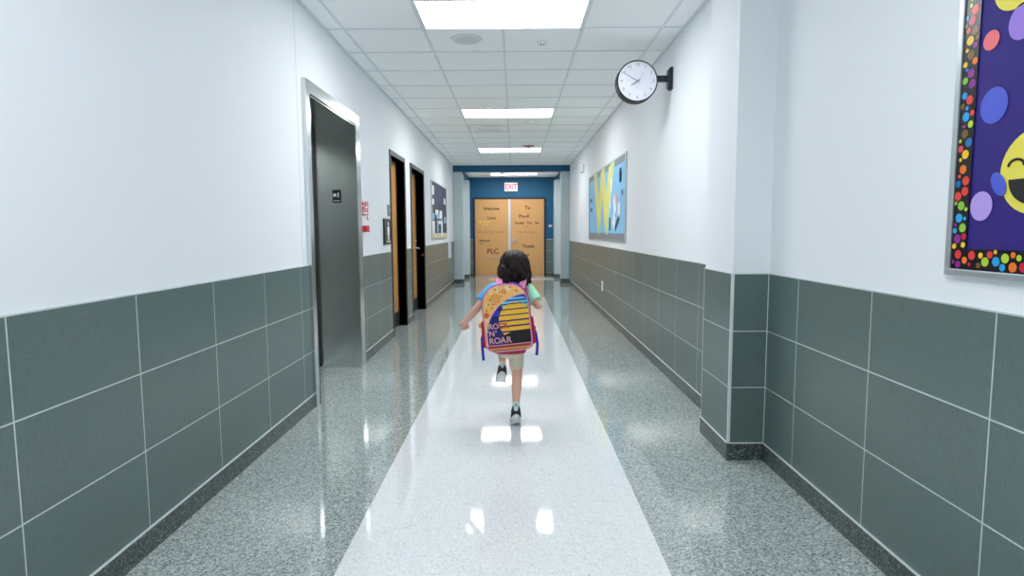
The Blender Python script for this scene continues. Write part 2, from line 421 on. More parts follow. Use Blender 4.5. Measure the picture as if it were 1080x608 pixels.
# ================================================================ DOORS
# end double doors
dl = bpy.data.objects.new('door_1', None); COL.objects.link(dl); dl.location = (-.145, YEND, 0); struct(dl, 'pair of orange wooden doors at the end of the corridor')
MB().box(-1.14, -1.085, YEND - .02, YEND + .12, 0, 2.165).box(.815, .87, YEND - .02, YEND + .12, 0, 2.165).box(-1.085, .815, YEND - .02, YEND + .12, 2.125, 2.165).build('door_frame', 'black frame', dl)
for i, (x0, x1) in enumerate(((-1.08, -.175), (-.105, .81))):
    leaf = MB().box(x0, x1, YEND + .0, YEND + .045, .012, 2.12, .002).build('door_leaf', 'door wood', dl)
    leaf['label'] = ('left', 'right')[i] + ' orange wooden door leaf with lettering'
    hx = x0 if i == 0 else x1
    for hz in (.25, 1.1, 1.95): MB().cyl((hx, YEND - .006, hz - .05), (hx, YEND - .006, hz + .05), .008).build('hinge', 'satin chrome', leaf)
    if i == 1:
        MB().box(-.07, .01, YEND - .012, YEND, .97, 1.03, .004).box(-.06, .09, YEND - .06, YEND - .045, .985, 1.01, .005).cyl((-.04, YEND - .05, .997), (-.04, YEND, .997), .01).build('door_handle', 'satin chrome', leaf)
    T = [[('Welcome', -.63, 1.86, .11, 'ink'), ('Love', -.63, 1.61, .11, 'ink'), ('Be kind', -.83, 1.505, .10, 'yellow ink'), ('to all', -.80, 1.43, .075, 'yellow ink'),
          ('learn  play  grow  together', -.64, 1.23, .07, 'pale ink'), ('Welcome', -.83, .99, .075, 'ink'), ('to', -.91, .91, .06, 'ink'), ('PLC', -.60, .69, .19, 'ink'), ('our family', -.60, .49, .12, 'grey ink')],
         [('To', .36, 1.88, .14, 'ink'), ('Pre-K', .27, 1.65, .125, 'ink'), ('Sunday   Thu   Sat', .34, 1.47, .09, 'ink'), ('to', .34, 1.37, .05, 'ink'),
          ('read  share  laugh', .34, 1.22, .06, 'pale ink'), ('Toasts', .38, .83, .125, 'ink'), ('ok', .36, .60, .08, 'ink')]][i]
    mat('yellow ink', 'f4d44c', .6); mat('pale ink', 'c67f60', .6); mat('grey ink', 'a8a596', .6)
    for s_, x, z, sz, mm in T:
        text('lettering', s_, sz, M_face_cam(x, YEND - .0015, z), mm, leaf, .001, .002)
MB().box(-.172, -.108, YEND - .02, YEND + .06, .0, 2.12, .004).build('mullion', 'off white plastic', dl)

# side doors in the left wall
def side_door(name, y0, y1, zt, xl, label, outer, handle_y, strike):
    d = bpy.data.objects.new(name, None); COL.objects.link(d); d.location = (XL, y0, 0); struct(d, label)
    o0, o1, oz = outer
    MB().box(xl - .06, XL + .012, o0, y0, 0, oz).box(xl - .06, XL + .012, y1, o1, 0, oz).box(xl - .06, XL + .012, y0, y1, zt, oz).build('door_frame', 'black frame', d)
    MB().box(xl - .03, xl + .012, y0, y0 + .018, 0, zt).box(xl - .03, xl + .012, y1 - .018, y1, 0, zt).box(xl - .03, xl + .012, y0, y1, zt - .018, zt).build('door_stop', 'black frame', d)
    leaf = MB().box(xl - .05, xl, y0 + .005, y1 - .005, .012, zt - .005, .002).build('door_leaf', 'orange wood', d)
    MB().box(xl, xl + .003, y0 + .02, y1 - .02, .015, .20).build('kick_plate', 'black frame', leaf)
    hy = handle_y
    MB().cyl((xl, hy, .99), (xl + .012, hy, .99), .028).cyl((xl, hy, .99), (xl + .055, hy, .99), .009).tube([(xl + .055, hy, .99), (xl + .058, hy + .03, .99), (xl + .055, hy + .12, .985)], .009).build('door_handle', 'satin chrome', leaf)
    MB().cyl((xl, hy, 1.1), (xl + .02, hy, 1.1), .022).build('lock_cylinder', 'satin chrome', leaf)
    if strike: MB().box(XL - .045, XL + .016, y1 - .002, o1 + .003, .86, .895, .002).build('strike_plate', 'brown metal', d)
    return d
side_door('door_2', 7.22, 8.09, 2.15, -1.555, 'orange wooden door in a black frame beside the restroom sign', (7.16, 8.15, 2.205), 7.30, False)
side_door('door_3', 8.63, 9.78, 2.15, -1.575, 'orange wooden door with silver lever, second from the elevator', (8.57, 9.84, 2.205), 9.66, True)

# elevator entrance
el = bpy.data.objects.new('door_4', None); COL.objects.link(el); el.location = (XL, 4.42, 0); struct(el, 'brushed steel elevator entrance')
XE = -1.83
MB().box(XL, XL + .03, 4.262, 4.355, 0, 2.305, .002).box(XL, XL + .03, 5.555, 5.715, 0, 2.305, .002).box(XL, XL + .03, 4.355, 5.555, 2.20, 2.305, .002).build('door_frame', 'bright steel', el)
j = MB().box(XE, XL + .03, 5.55, 5.57, 0, 2.205).build('door_jamb', 'steel', el); j['label'] = 'far steel jamb carrying the floor sign'
MB().box(XE, XL + .03, 4.335, 4.355, 0, 2.205).build('door_jamb', 'steel', el)
MB().box(XE, XL + .03, 4.345, 5.56, 2.195, 2.215).build('door_head', 'steel', el)
MB().box(XE - .03, XE - .005, 4.30, 4.95, .01, 2.24).build('door_panel', 'steel', el); MB().box(XE - .03, XE - .005, 4.958, 5.62, .01, 2.24).build('door_panel', 'steel', el)
MB().box(XE - .06, XE - .035, 4.3, 5.7, 0, 2.3).build('door_track', 'dark gap', el)
MB().box(XE, XE + .02, 5.44, 5.55, 0, 2.195).build('door_gap_strip', 'dark gap', el)  # dark strip standing in for the shaded gap between door and jamb
MB().box(XE - .03, XE + .05, 4.43, 5.55, 0, .004).build('door_sill', 'aluminium', el)
sg = MB().box(-1.64, -1.565, 5.543, 5.55, 1.515, 1.63, .002).build('floor_sign', 'black plastic', el)
pts = [(.022 * (1 if k % 2 == 0 else .45) * math.sin(k * PI / 5) - 1.619, .022 * (1 if k % 2 == 0 else .45) * math.cos(k * PI / 5) + 1.583) for k in range(10)]
MB().prism(pts, 5.5415, 5.543).build('star', 'white plastic', sg)
text('numeral', '1', .062, M_face_cam(-1.588, 5.542, 1.583), 'white plastic', sg, .001, .0015)
MB().box(-1.63, -1.575, 5.5425, 5.543, 1.53, 1.536).build('braille', 'off white plastic', sg)

# ================================================================ CEILING THINGS
def lamp(y1, label, z=ZC, group='recessed ceiling lamps', x0=GX, x1=GX + 1.22, d=.61, parts=True):
    t = thing('ceiling_lamp', label, 'ceiling light', ((x0 + x1) / 2, y1 - d / 2, z - .012), group)
    e = .013
    MB().box(x0 + e, x1 - e, y1 - d + e, y1 - d + .028, z - .012, z - .001).box(x0 + e, x1 - e, y1 - .028, y1 - e, z - .012, z - .001).box(x0 + e, x0 + .028, y1 - d + .028, y1 - .028, z - .012, z - .001).box(x1 - .028, x1 - e, y1 - d + .028, y1 - .028, z - .012, z - .001).build('lamp_frame', 'white plastic', t)
    MB().box(x0 + .028, x1 - .028, y1 - d + .028, y1 - .028, z - .009, z - .002).build('diffuser', 'diffuser', t)
    return t
lamp(GY, 'large bright rectangular ceiling lamp nearest, above the elevator')
lamp(GY + 3.66, 'bright rectangular ceiling lamp second nearest, beyond the clock')
lamp(GY + 7.32, 'bright rectangular ceiling lamp nearest the blue beam')
lamp(GY - 3.66, 'bright rectangular ceiling lamp behind the viewpoint')
lamp(GY - 7.32, 'bright rectangular ceiling lamp at the back of the corridor')
lamp(16.05, 'rectangular ceiling lamp inside the blue alcove', 2.71, 'recessed ceiling lamps', -.62, .60, .5)

t = thing('ceiling_speaker', 'round white perforated speaker flush in the ceiling', 'speaker', (-.38, 5.09, ZC))
MB().cyl((-.38, 5.09, ZC - .01), (-.38, 5.09, ZC - .001), .12, .13, 40).build('rim', 'white plastic', t)
MB().cyl((-.38, 5.09, ZC - .012), (-.38, 5.09, ZC - .009), .105, .108, 40).build('grille', 'off white plastic', t)
t = thing('ceiling_sensor', 'small white dome sensor beside the round ceiling speaker', 'sensor', (.236, 5.17, ZC))
MB().cyl((.236, 5.17, ZC - .012), (.236, 5.17, ZC - .001), .042, .045, 32).build('base', 'white plastic', t)
MB().ball((.236, 5.17, ZC - .016), (.03, .03, .022), 12).build('dome', 'white plastic', t)
MB().cyl((.224, 5.146, ZC - .03), (.224, 5.142, ZC - .034), .005, .005, 12).build('lens', 'dark gap', t)
MB().cyl((.246, 5.146, ZC - .03), (.246, 5.142, ZC - .034), .005, .005, 12).build('lens', 'dark gap', t)
t = thing('ceiling_vent', 'square white air diffuser in the ceiling beyond the second lamp', 'vent', (-.385, 9.0, ZC))
for k, r in enumerate((.29, .22, .15, .08)):
    q = MB(); z0, z1 = ZC - .012 + .002 * k, ZC - .001
    for (a, c, e, f) in ((-r, r, -r, -r + .012), (-r, r, r - .012, r), (-r, -r + .012, -r + .012, r - .012), (r - .012, r, -r + .012, r - .012)): q.box(-.385 + a, -.385 + c, 9.4 + e, 9.4 + f, z0, z1)
    q.build('louver', ('grid metal', 'white plastic')[k % 2], t)
t = thing('smoke_detector', 'small white smoke detector in the ceiling near the second lamp', 'smoke detector', (.247, 8.7, ZC))
MB().cyl((.247, 8.75, ZC - .035), (.247, 8.75, ZC - .001), .045, .06, 28).build('housing', 'white plastic', t)
MB().ball((.247, 8.75, ZC - .035), (.025, .025, .012), 10).build('sensor_cap', 'off white plastic', t)
t = thing('sprinkler', 'reddish brown fitting on the ceiling before the third lamp', 'sprinkler', (.25, 11.3, ZC))
mat('dusty red', 'c9a0a2', .5)
MB().box(.16, .36, 11.2, 11.34, ZC - .03, ZC - .001, .008).build('plate', 'dusty red', t)
MB().cyl((.26, 11.27, ZC - .05), (.26, 11.27, ZC - .03), .02, .03, 16).build('head', 'dusty red', t)
t = thing('occupancy_sensor', 'small white sensor on the alcove ceiling past the blue beam', 'sensor', (-.30, 15.2, 2.71))
MB().cyl((-.30, 15.2, 2.66), (-.30, 15.2, 2.709), .05, .07, 24).build('housing', 'white plastic', t)
MB().ball((-.30, 15.2, 2.66), (.045, .045, .02), 10).build('dome', 'white plastic', t)

# exit sign hanging from alcove wall
t = thing('exit_sign', 'lit red and white exit sign above the end doors', 'exit sign', (-.09, YEND - .03, 2.44))
mat('exit white', 'ffeef2', .5, emit=.55); mat('exit red', 'ff3350', .5, emit=.9)
MB().box(-.27, .09, YEND - .06, YEND, 2.325, 2.565, .008).build('housing', 'white plastic', t)
MB().box(-.255, .075, YEND - .064, YEND - .059, 2.34, 2.55).build('face', 'exit white', t)
text('lettering', 'EXIT', .20, M_face_cam(-.09, YEND - .066, 2.445), 'exit red', t, .001, .006, .80)

# ================================================================ CLOCK
def clock():
    cx, cyy, cz, R = 1.015, 5.2, 2.475, .168
    q = thing('wall_clock', 'round white clock with black rim on a bracket from the right wall', 'clock', (XF, cyy, cz))
    mat('clock face', 'e8e8f2', .4); mat('clock ink', '70737f', .5); mat('numeral grey', '9a9cab', .5)
    MB().cyl((cx, cyy - .045, cz), (cx, cyy + .045, cz), R - .003, None, 72).build('case', 'black plastic', q)
    rim = MB()
    for yy in (cyy - .045, cyy + .045):
        n = 72; rim.cyl((cx, yy - .006, cz), (cx, yy + .006, cz), R, None, n, True)
    rim.build('rim', 'black plastic', q)
    for sgn in (-1, 1):
        fy = cyy + sgn * .0515
        fc = MB().cyl((cx, fy, cz), (cx, fy + sgn * .0015, cz), R - .011, None, 72).build('dial', 'clock face', q)
        if sgn == 1: continue
        for h in range(1, 13):
            a = h * PI / 6; rr = R * .77
            text('numeral', str(h), .035, M_face_cam(cx + rr * math.sin(a), fy - .002, cz + rr * math.cos(a)), 'numeral grey', fc, .0004, .0004)
        for k in range(60):
            pass
        tk = MB()
        for k in range(60):
            a = k * PI / 30; l = .008 if k % 5 else .013
            r0, r1 = R * .89 - l, R * .89
            tk.box(-.0008, .0008, -.0022, -.0016, r0, r1, M=Matrix.Translation((cx, fy, cz)) @ Matrix.Rotation(a, 4, 'Y'))
        tk.build('minute_marks', 'numeral grey', fc)
        def hand(name, ang, l, wd, m, off, back=.02):
            MB().box(-wd / 2, wd / 2, -off - .001, -off, -back, l, M=Matrix.Translation((cx, fy, cz)) @ Matrix.Rotation(math.radians(ang), 4, 'Y')).build(name, m, q)
        hand('hour_hand', 235, .062, .007, 'clock ink', .004); hand('minute_hand', 300, .105, .005, 'clock ink', .006)
        hand('second_hand', 38, .085, .0018, 'numeral grey', .0075, .03)
        MB().cyl((cx, fy - .009, cz), (cx, fy - .001, cz), .006, None, 16).build('hub', 'clock ink', q)
        text('face_lettering', 'A', .02, M_face_cam(cx, fy - .002, cz - .055), 'numeral grey', fc, .0003)
    MB().box(cx + R - .01, XF - .02, cyy - .02, cyy + .02, cz + .003, cz + .053, .004).build('arm', 'black plastic', q)
    MB().prism([(cz + .028 + a, b_) for a, b_ in ((-.09, 0), (-.09, .02), (-.07, .038), (.07, .038), (.09, .02), (.09, 0))], -.035, .035,
               Matrix.Translation((XF, cyy, 0)) @ Matrix(((0, 0, -1, 0), (0, 1, 0, 0), (1, 0, 0, 0), (0, 0, 0, 1)))).build('mount_plate', 'black plastic', q)
clock()

# ================================================================ WALL THINGS
# big purple bulletin board, near right
def big_board():
    y0, y1, z0, z1 = .45, 1.903, 1.112, 2.36
    q = thing('bulletin_board', 'purple bulletin board with a dotted border and laughing face cutout', 'bulletin board', (XR, (y0 + y1) / 2, z0))
    mat('purple paper', '210478', .6, vary=.06, vscale=300)
    X = XR
    MB().box(X - .02, X, y0, y1, z0, z0 + .02, .002).box(X - .02, X, y0, y1, z1 - .02, z1, .002).box(X - .02, X, y0, y0 + .02, z0 + .02, z1 - .02, .002).box(X - .02, X, y1 - .02, y1, z0 + .02, z1 - .02, .002).build('frame', 'aluminium', q)
    MB().box(X - .012, X - .001, y0 + .02, y1 - .02, z0 + .02, z1 - .02).build('backing', 'purple paper', q)
    # border: black strip with coloured dots (pattern inside one mesh)
    bw = .060
    cols = ['e8413f', 'f47b2c', 'f6c62a', '8dc63f', '2aa4e6', '8e2a8f', 'c1243f', '1d6fb0', '7b5a2d', 'b4d43c']
    for i, c in enumerate(cols): mat('dot%d' % i, c, .25)
    mat('border black', '130f16', .25)
    br = MB().use('border black')
    A0, A1, C0, C1 = y0 + .022, y1 - .022, z0 + .022, z1 - .022
    xs = X - .0155
    for (a, c, d, e) in ((A0, A1, C0, C0 + bw), (A0, A1, C1 - bw, C1), (A1 - bw, A1, C0 + bw, C1 - bw), (A0, A0 + bw, C0 + bw, C1 - bw)): br.box(X - .015, X - .012, a, c, d, e)
    rnd = random.Random(3); placed = []
    def inside(a, c, r):
        m = .001
        if not (A0 + r + m < a < A1 - r - m and C0 + r + m < c < C1 - r - m): return False
        return not (A0 + bw - r < a < A1 - bw + r and C0 + bw - r < c < C1 - bw + r)
    for rr in (.0135, .0105, .0085, .006):
        for _ in range(9000):
            a, c = rnd.uniform(A0, A1), rnd.uniform(C0, C1)
            if inside(a, c, rr) and all((a - p[0]) ** 2 + (c - p[1]) ** 2 > (rr + p[2] + .0025) ** 2 for p in placed):
                placed.append((a, c, rr))
    for a, c, r in placed:
        br.use('dot%d' % rnd.randrange(len(cols)))
        br.cyl((X - .0152, a, c), (X - .0157, a, c), r, r, 14, True, False)
    br.build('dotted_border', None, q)
    # cutouts
    def disc(name, m, a, c, ra, rc, tilt=0, off=.013, parent=q, n=36, start=0, end=2 * PI):
        ps = [(ra * math.cos(start + (end - start) * k / n), rc * math.sin(start + (end - start) * k / n)) for k in range(n + (0 if end - start > 6.28 else 1))]
        ct, st = math.cos(tilt), math.sin(tilt)
        M = Matrix(((0, 1, 0, X - off), (1, 0, 0, a), (0, 0, 1, c), (0, 0, 0, 1)))
        return MB().prism([(x * ct - y * st, x * st + y * ct) for x, y in ps], -.0012, .0, M).build(name, m, parent)
    for i, c in enumerate(('ef7076', '9a78d8', '4a5bd0', 'e9dc52', 'b79ae8')): mat('cut%d' % i, c, .5)
    disc('paper_dot', 'cut0', 1.777, 1.781, .029, .027); disc('paper_dot', 'cut1', 1.672, 1.80, .046, .048, .3)
    disc('paper_dot', 'cut2', 1.752, 1.597, .049, .050); disc('paper_dot', 'cut4', 1.775, 1.318, .041, .042)
    disc('paper_dot', 'cut3', 1.70, 1.905, .075, .066)
    disc('paper_dot', 'cut0', 1.2, 2.0, .05, .05); disc('paper_dot', 'cut2', .8, 1.9, .05, .06); disc('paper_dot', 'cut4', .75, 1.5, .04, .04)
    fc = disc('smiling_face', 'cut3', 1.596, 1.402, .116, .112, 0, .0135)
    mat('felt black', '161518', .7)
    disc('mouth', 'felt black', 1.596, 1.385, .084, .070, 0, .0152, fc, 24, PI, 2 * PI)
    for s_ in (1, -1):
        MB().tube([(X - .0155, 1.596 + s_ * .062 + .026 * math.cos(t), 1.42 + .018 * math.sin(t)) for t in [PI * k / 10 for k in range(11)]], .0035, 6).build('eye', 'felt black', fc)
        disc('tear', 'cut2', 1.596 + s_ * .116, 1.376, .022, .037, -s_ * .6, .0165, fc)
big_board()

# far right board, blue
def blue_board():
    y0, y1, z0, z1 = 7.18, 10.69, 1.115, 2.17; X = XF
    q = thing('bulletin_board', 'light blue bulletin board with large yellow letters on the far right wall', 'bulletin board', (X, (y0 + y1) / 2, z0))
    mat('blue paper', '8ac8f0', .6, vary=.08, vscale=3); mat('grey border', '878d97', .5, vary=.35, vscale=14); mat('yellow paper', 'ece27a', .55)
    MB().box(X - .02, X, y0, y1, z0, z0 + .02, .002).box(X - .02, X, y0, y1, z1 - .02, z1, .002).box(X - .02, X, y0, y0 + .03, z0 + .02, z1 - .02, .002).box(X - .02, X, y1 - .02, y1, z0 + .02, z1 - .02, .002).build('frame', 'aluminium', q)
    MB().box(X - .012, X - .001, y0 + .03, y1 - .02, z0 + .02, z1 - .02).build('backing', 'blue paper', q)
    MB().box(X - .014, X - .012, y0 + .03, y1 - .02, z0 + .02, z0 + .10).box(X - .014, X - .012, y0 + .03, y1 - .02, z1 - .10, z1 - .02).box(X - .014, X - .012, y1 - .08, y1 - .02, z0 + .1, z1 - .1).build('border_strip', 'grey border', q)
    mat('pale yellow', 'cfe6b0', .6)
    text('lettering', 'W', 1.22, M_right(X - .0145, 9.02, 1.63), 'pale yellow', q, .001, .06, 1.42)
    text('lettering', 'W', 1.16, M_right(X - .0175, 9.10, 1.64), 'yellow paper', q, .0015, .035, 1.40)
    rnd = random.Random(5)
    mat('navy paper', '2c3f66', .6); mat('pink paper', 'd9b0c4', .6)
    for (a, c, w_, h_, m, r) in ((7.55, 1.93, .13, .17, 'navy paper', 0), (7.54, 1.91, .09, .12, 'paper', .1), (8.25, 1.86, .14, .18, 'paper', 0), (7.8, 1.66, .2, .12, 'pink paper', .3), (7.95, 1.58, .18, .22, 'paper', -.3),
                                 (8.35, 1.60, .08, .10, 'paper', .2), (7.62, 1.5, .14, .2, 'paper', .1), (7.75, 1.35, .34, .07, 'navy paper', -.5), (8.0, 1.37, .18, .16, 'paper', .5), (8.35, 1.34, .08, .18, 'navy paper', 0), (10.35, 1.75, .18, .06, 'navy paper', 0), (10.35, 1.6, .18, .06, 'navy paper', 0), (7.42, 1.71, .07, .06, 'navy paper', 0)):
        M = Matrix.Translation((X - .0165, a, c)) @ Matrix.Rotation(r, 4, 'X')
        MB().box(-.001, .002, -w_ / 2, w_ / 2, -h_ / 2, h_ / 2, M=M).build('pinned_note', m, q)
blue_board()

# dark board, far left
def dark_board():
    y0, y1, z0, z1 = 10.65, 12.95, 1.11, 2.15; X = XL
    q = thing('bulletin_board', 'dark navy bulletin board with pinned white papers on the left wall', 'bulletin board', (X, (y0 + y1) / 2, z0))
    mat('charcoal paper', '39425a', .65); mat('cream border', 'd8c9a8', .6, vary=.15, vscale=9); mat('sky paper', '9cc4e0', .6)
    MB().box(X, X + .02, y0, y1, z0, z0 + .02, .002).box(X, X + .02, y0, y1, z1 - .02, z1, .002).box(X, X + .02, y0, y0 + .02, z0 + .02, z1 - .02, .002).box(X, X + .02, y1 - .02, y1, z0 + .02, z1 - .02, .002).build('frame', 'aluminium', q)
    MB().box(X + .001, X + .012, y0 + .02, y1 - .02, z0 + .02, z1 - .02).build('backing', 'charcoal paper', q)
    MB().box(X + .012, X + .014, y0 + .02, y1 - .02, z0 + .02, z0 + .11).box(X + .012, X + .014, y0 + .02, y0 + .12, z0 + .11, z1 - .02).build('border_strip', 'cream border', q)
    for (a, c, w_, h_, m) in ((10.85, 1.98, .3, .16, 'paper'), (10.85, 1.78, .28, .1, 'paper'), (10.85, 1.52, .3, .12, 'sky paper'), (10.87, 1.33, .3, .22, 'paper'), (11.35, 1.60, .4, .10, 'paper'), (11.55, 1.52, .5, .12, 'sky paper'), (11.95, 1.55, .4, .2, 'paper'),
                              (11.45, 1.36, .2, .26, 'sky paper'), (12.1, 1.33, .22, .34, 'paper'), (11.75, 1.44, .3, .1, 'paper'), (12.62, 1.86, .3, .12, 'paper'), (12.65, 1.48, .3, .12, 'sky paper')):
        MB().box(X + .0145, X + .017, a - w_ / 2, a + w_ / 2, c - h_ / 2, c + h_ / 2).build('pinned_note', m, q)
dark_board()

# fire extinguisher sign
q = thing('fire_sign', 'narrow red and white fire extinguisher sign beside the elevator', 'sign', (XL, 5.86, 1.25))
MB().box(XL, XL + .05, 5.79, 5.90, 1.255, 1.58, .001).build('sign_body', 'paper', q)
MB().box(XL + .002, XL + .0515, 5.788, 5.902, 1.25, 1.31, .001).build('red_band', 'red ink', q)
text('lettering', 'FIRE', .075, Matrix.Translation((XL + .025, 5.789, 1.45)) @ Matrix.Rotation(PI / 2, 4, 'Y') @ Matrix.Rotation(PI / 2, 4, 'Z') @ Matrix.Identity(4) if False else Matrix.Translation((XL + .026, 5.788, 1.47)) @ Matrix.Rotation(PI / 2, 4, 'X') @ Matrix.Rotation(PI / 2, 4, 'Z'), 'red ink', q, .001, .002)
text('lettering', 'FIRE', .10, M_left(XL + .051, 5.845, 1.45) @ Matrix.Rotation(PI / 2, 4, 'Z'), 'red ink', q, .001, .002)
# restroom sign and room plate
q = thing('restroom_sign', 'black plaque with a white figure beside the first black door frame', 'sign', (XL, 6.93, 1.12))
MB().box(XL, XL + .02, 6.74, 7.09, 1.11, 1.40, .012).build('plaque', 'black plastic', q)
X = XL + .0215
MB().ball((X, 6.93, 1.34), (.002, .03, .022), 8).box(X - .001, X + .001, 6.88, 6.98, 1.215, 1.31).box(X - .001, X + .001, 6.895, 6.925, 1.16, 1.22).box(X - .001, X + .001, 6.935, 6.965, 1.16, 1.22).build('pictogram', 'paper', q)
MB().box(X - .001, X + .001, 6.82, 7.04, 1.135, 1.148).build('braille', 'off white plastic', q)
q = thing('room_plate', 'small grey room plate above the black restroom plaque', 'sign', (XL, 7.05, 1.43))
mat('plate grey', '7b8684', .4, .3)
MB().box(XL, XL + .012, 7.0, 7.12, 1.43, 1.56, .002).build('plate', 'plate grey', q)
text('lettering', '104', .05, M_left(XL + .0125, 7.06, 1.50), 'off white plastic', q, .0005)

# small fittings on the right wall and end wall
q = thing('wall_speaker', 'small white box high on the right wall near the blue beam', 'alarm', (XF, 11.9, 2.42))
MB().box(XF - .05, XF, 11.55, 11.9, 2.35, 2.49, .01).build('housing', 'white plastic', q)
MB().box(XF - .056, XF - .049, 11.62, 11.83, 2.38, 2.46, .004).build('grille', 'off white plastic', q)
q = thing('wall_outlet', 'white outlet plate low on the grey tiles of the right wall', 'outlet', (XF, 9.05, .43))
MB().box(XF - .012, XF - .006, 8.98, 9.12, .36, .50, .002).build('cover_plate', 'white plastic', q)
MB().box(XF - .0135, XF - .0115, 9.02, 9.08, .44, .475, .001).box(XF - .0135, XF - .0115, 9.02, 9.08, .385, .42, .001).build('socket', 'off white plastic', q)
q = thing('card_reader', 'small pale plate on the blue wall right of the doors', 'card reader', (1.0, YEND, 1.38))
MB().box(.94, 1.03, YEND - .02, YEND, 1.36, 1.41, .003).build('housing', 'white plastic', q)
MB().box(.955, 1.015, YEND - .022, YEND - .019, 1.37, 1.40, .001).build('button', 'off white plastic', q)

# ================================================================ CHILD
mat('skin', 'eab69c', .5, vary=.05, vscale=15)
mat('hair', '281812', .36, vary=.7, vscale=30, spec=.45)
mat('cream cloth', 'e6dcc2', .85, bump=.3, bscale=400)
mat('sock', 'dfe9e6', .85); mat('shoe black', '1d2430', .6); mat('shoe white', 'e9edf1', .45); mat('teal knit', '55c9a8', .7)
mat('eye white', 'f2f2f2', .2); mat('iris', '3a2418', .2); mat('lips', 'b8685f', .5); mat('sole dark', '3c4148', .7)
# tie-dye shirt
def shirt_mat():
    m = bpy.data.materials.new('tie dye'); m.use_nodes = True; MATS['tie dye'] = m
    nt = m.node_tree; b_ = nt.nodes['Principled BSDF']; L = nt.links
    tc = nt.nodes.new('ShaderNodeTexCoord'); sp_ = nt.nodes.new('ShaderNodeSeparateXYZ'); L.new(tc.outputs['Object'], sp_.inputs[0])
    n = nt.nodes.new('ShaderNodeTexNoise'); n.inputs['Scale'].default_value = 11; n.inputs['Detail'].default_value = 3; L.new(tc.outputs['Object'], n.inputs['Vector'])
    ma = nt.nodes.new('ShaderNodeMath'); ma.operation = 'MULTIPLY_ADD'; L.new(n.outputs[0], ma.inputs[0]); ma.inputs[1].default_value = .10; L.new(sp_.outputs[0], ma.inputs[2])
    mr = nt.nodes.new('ShaderNodeMapRange'); L.new(ma.outputs[0], mr.inputs[0]); mr.inputs[1].default_value = -.16; mr.inputs[2].default_value = .26
    r = ramp(nt, [(0, '3fa2e8'), (.16, '54b4f0'), (.22, 'cfe8f2'), (.30, 'e79ac8'), (.38, '5b58c8'), (.43, 'd9f3e2'), (.47, '2f7a5c'), (.52, '3c4aa0'), (.57, 'e8486c'), (.66, 'f0708a'), (.72, 'b6f0d0'), (.9, 'a4ecc4')])
    L.new(mr.outputs[0], r.inputs[0])
    zr = nt.nodes.new('ShaderNodeMapRange'); L.new(sp_.outputs[2], zr.inputs[0]); zr.inputs[1].default_value = .60; zr.inputs[2].default_value = .52
    mx = nt.nodes.new('ShaderNodeMix'); mx.data_type = 'RGBA'; L.new(zr.outputs[0], mx.inputs[0]); L.new(r.outputs[0], mx.inputs[6]); mx.inputs[7].default_value = srgb('e0566c')
    L.new(mx.outputs[2], b_.inputs['Base Color']); b_.inputs['Roughness'].default_value = .85
shirt_mat()
kid = thing('child', 'running child in a tie-dye shirt and cream shorts, seen from behind', 'person', (0, 3.9, 0))
SHL, SHR = Vector((-.147, 3.955, .872)), Vector((.090, 3.955, .870))
ELL, WRL = Vector((-.238, 3.90, .768)), Vector((-.316, 3.915, .672))
ELR, WRR = Vector((.150, 3.885, .775)), Vector((.135, 4.03, .80))
HC = Vector((-.002, 4.0, 1.025))
HIPR, KNR, ANR = Vector((.002, 3.95, .50)), Vector((.013, 3.965, .315)), Vector((.003, 3.80, .126))
HIPL, KNL, ANL = Vector((-.072, 3.955, .53)), Vector((-.083, 4.14, .49)), Vector((-.088, 4.075, .335))
b = MB()
# head
b.ball(HC, (.070, .084, .084), 20); b.ball(HC + Vector((0, .028, -.045)), (.052, .052, .050), 16); b.ball(HC + Vector((0, .055, -.068)), (.026, .024, .022), 12)
b.ball(HC + Vector((0, .088, -.022)), (.010, .012, .010), 8); b.limb([HC + Vector((0, .080, .006)), HC + Vector((0, .092, -.020))], [.006, .008])
for s_ in (-1, 1):
    b.ball(HC + Vector((s_ * .071, .005, -.018)), (.008, .016, .022), 10); b.ball(HC + Vector((s_ * .034, .046, -.036)), (.022, .022, .02), 10)
b.limb([HC + Vector((0, -.005, -.05)), Vector((0, 3.96, .90))], [.036, .040])
# torso
b.loft([((-.035, 3.945, .46), .085, .062), ((-.035, 3.945, .52), .098, .070), ((-.035, 3.945, .62), .088, .062), ((-.03, 3.95, .74), .095, .066), ((-.025, 3.955, .83), .105, .062), ((-.020, 3.957, .88), .085, .048), ((-.01, 3.958, .91), .045, .040)])
b.limb([SHL, Vector((-.03, 3.957, .89))], [.034, .045]); b.limb([SHR, Vector((-.01, 3.957, .89))], [.034, .045])
b.limb([SHL, SHL.lerp(ELL, .4), ELL, ELL.lerp(WRL, .3), WRL], [.034, .031, .024, .025, .017])
b.limb([SHR, SHR.lerp(ELR, .4), ELR, ELR.lerp(WRR, .3), WRR], [.034, .031, .024, .025, .017])
# legs
b.limb([HIPR, HIPR.lerp(KNR, .5), KNR, KNR.lerp(ANR, .3), KNR.lerp(ANR, .75), ANR], [.056, .048, .035, .036, .024, .021])
b.limb([HIPL, HIPL.lerp(KNL, .5), KNL, KNL.lerp(ANL, .3), KNL.lerp(ANL, .75), ANL], [.056, .048, .035, .036, .024, .021])
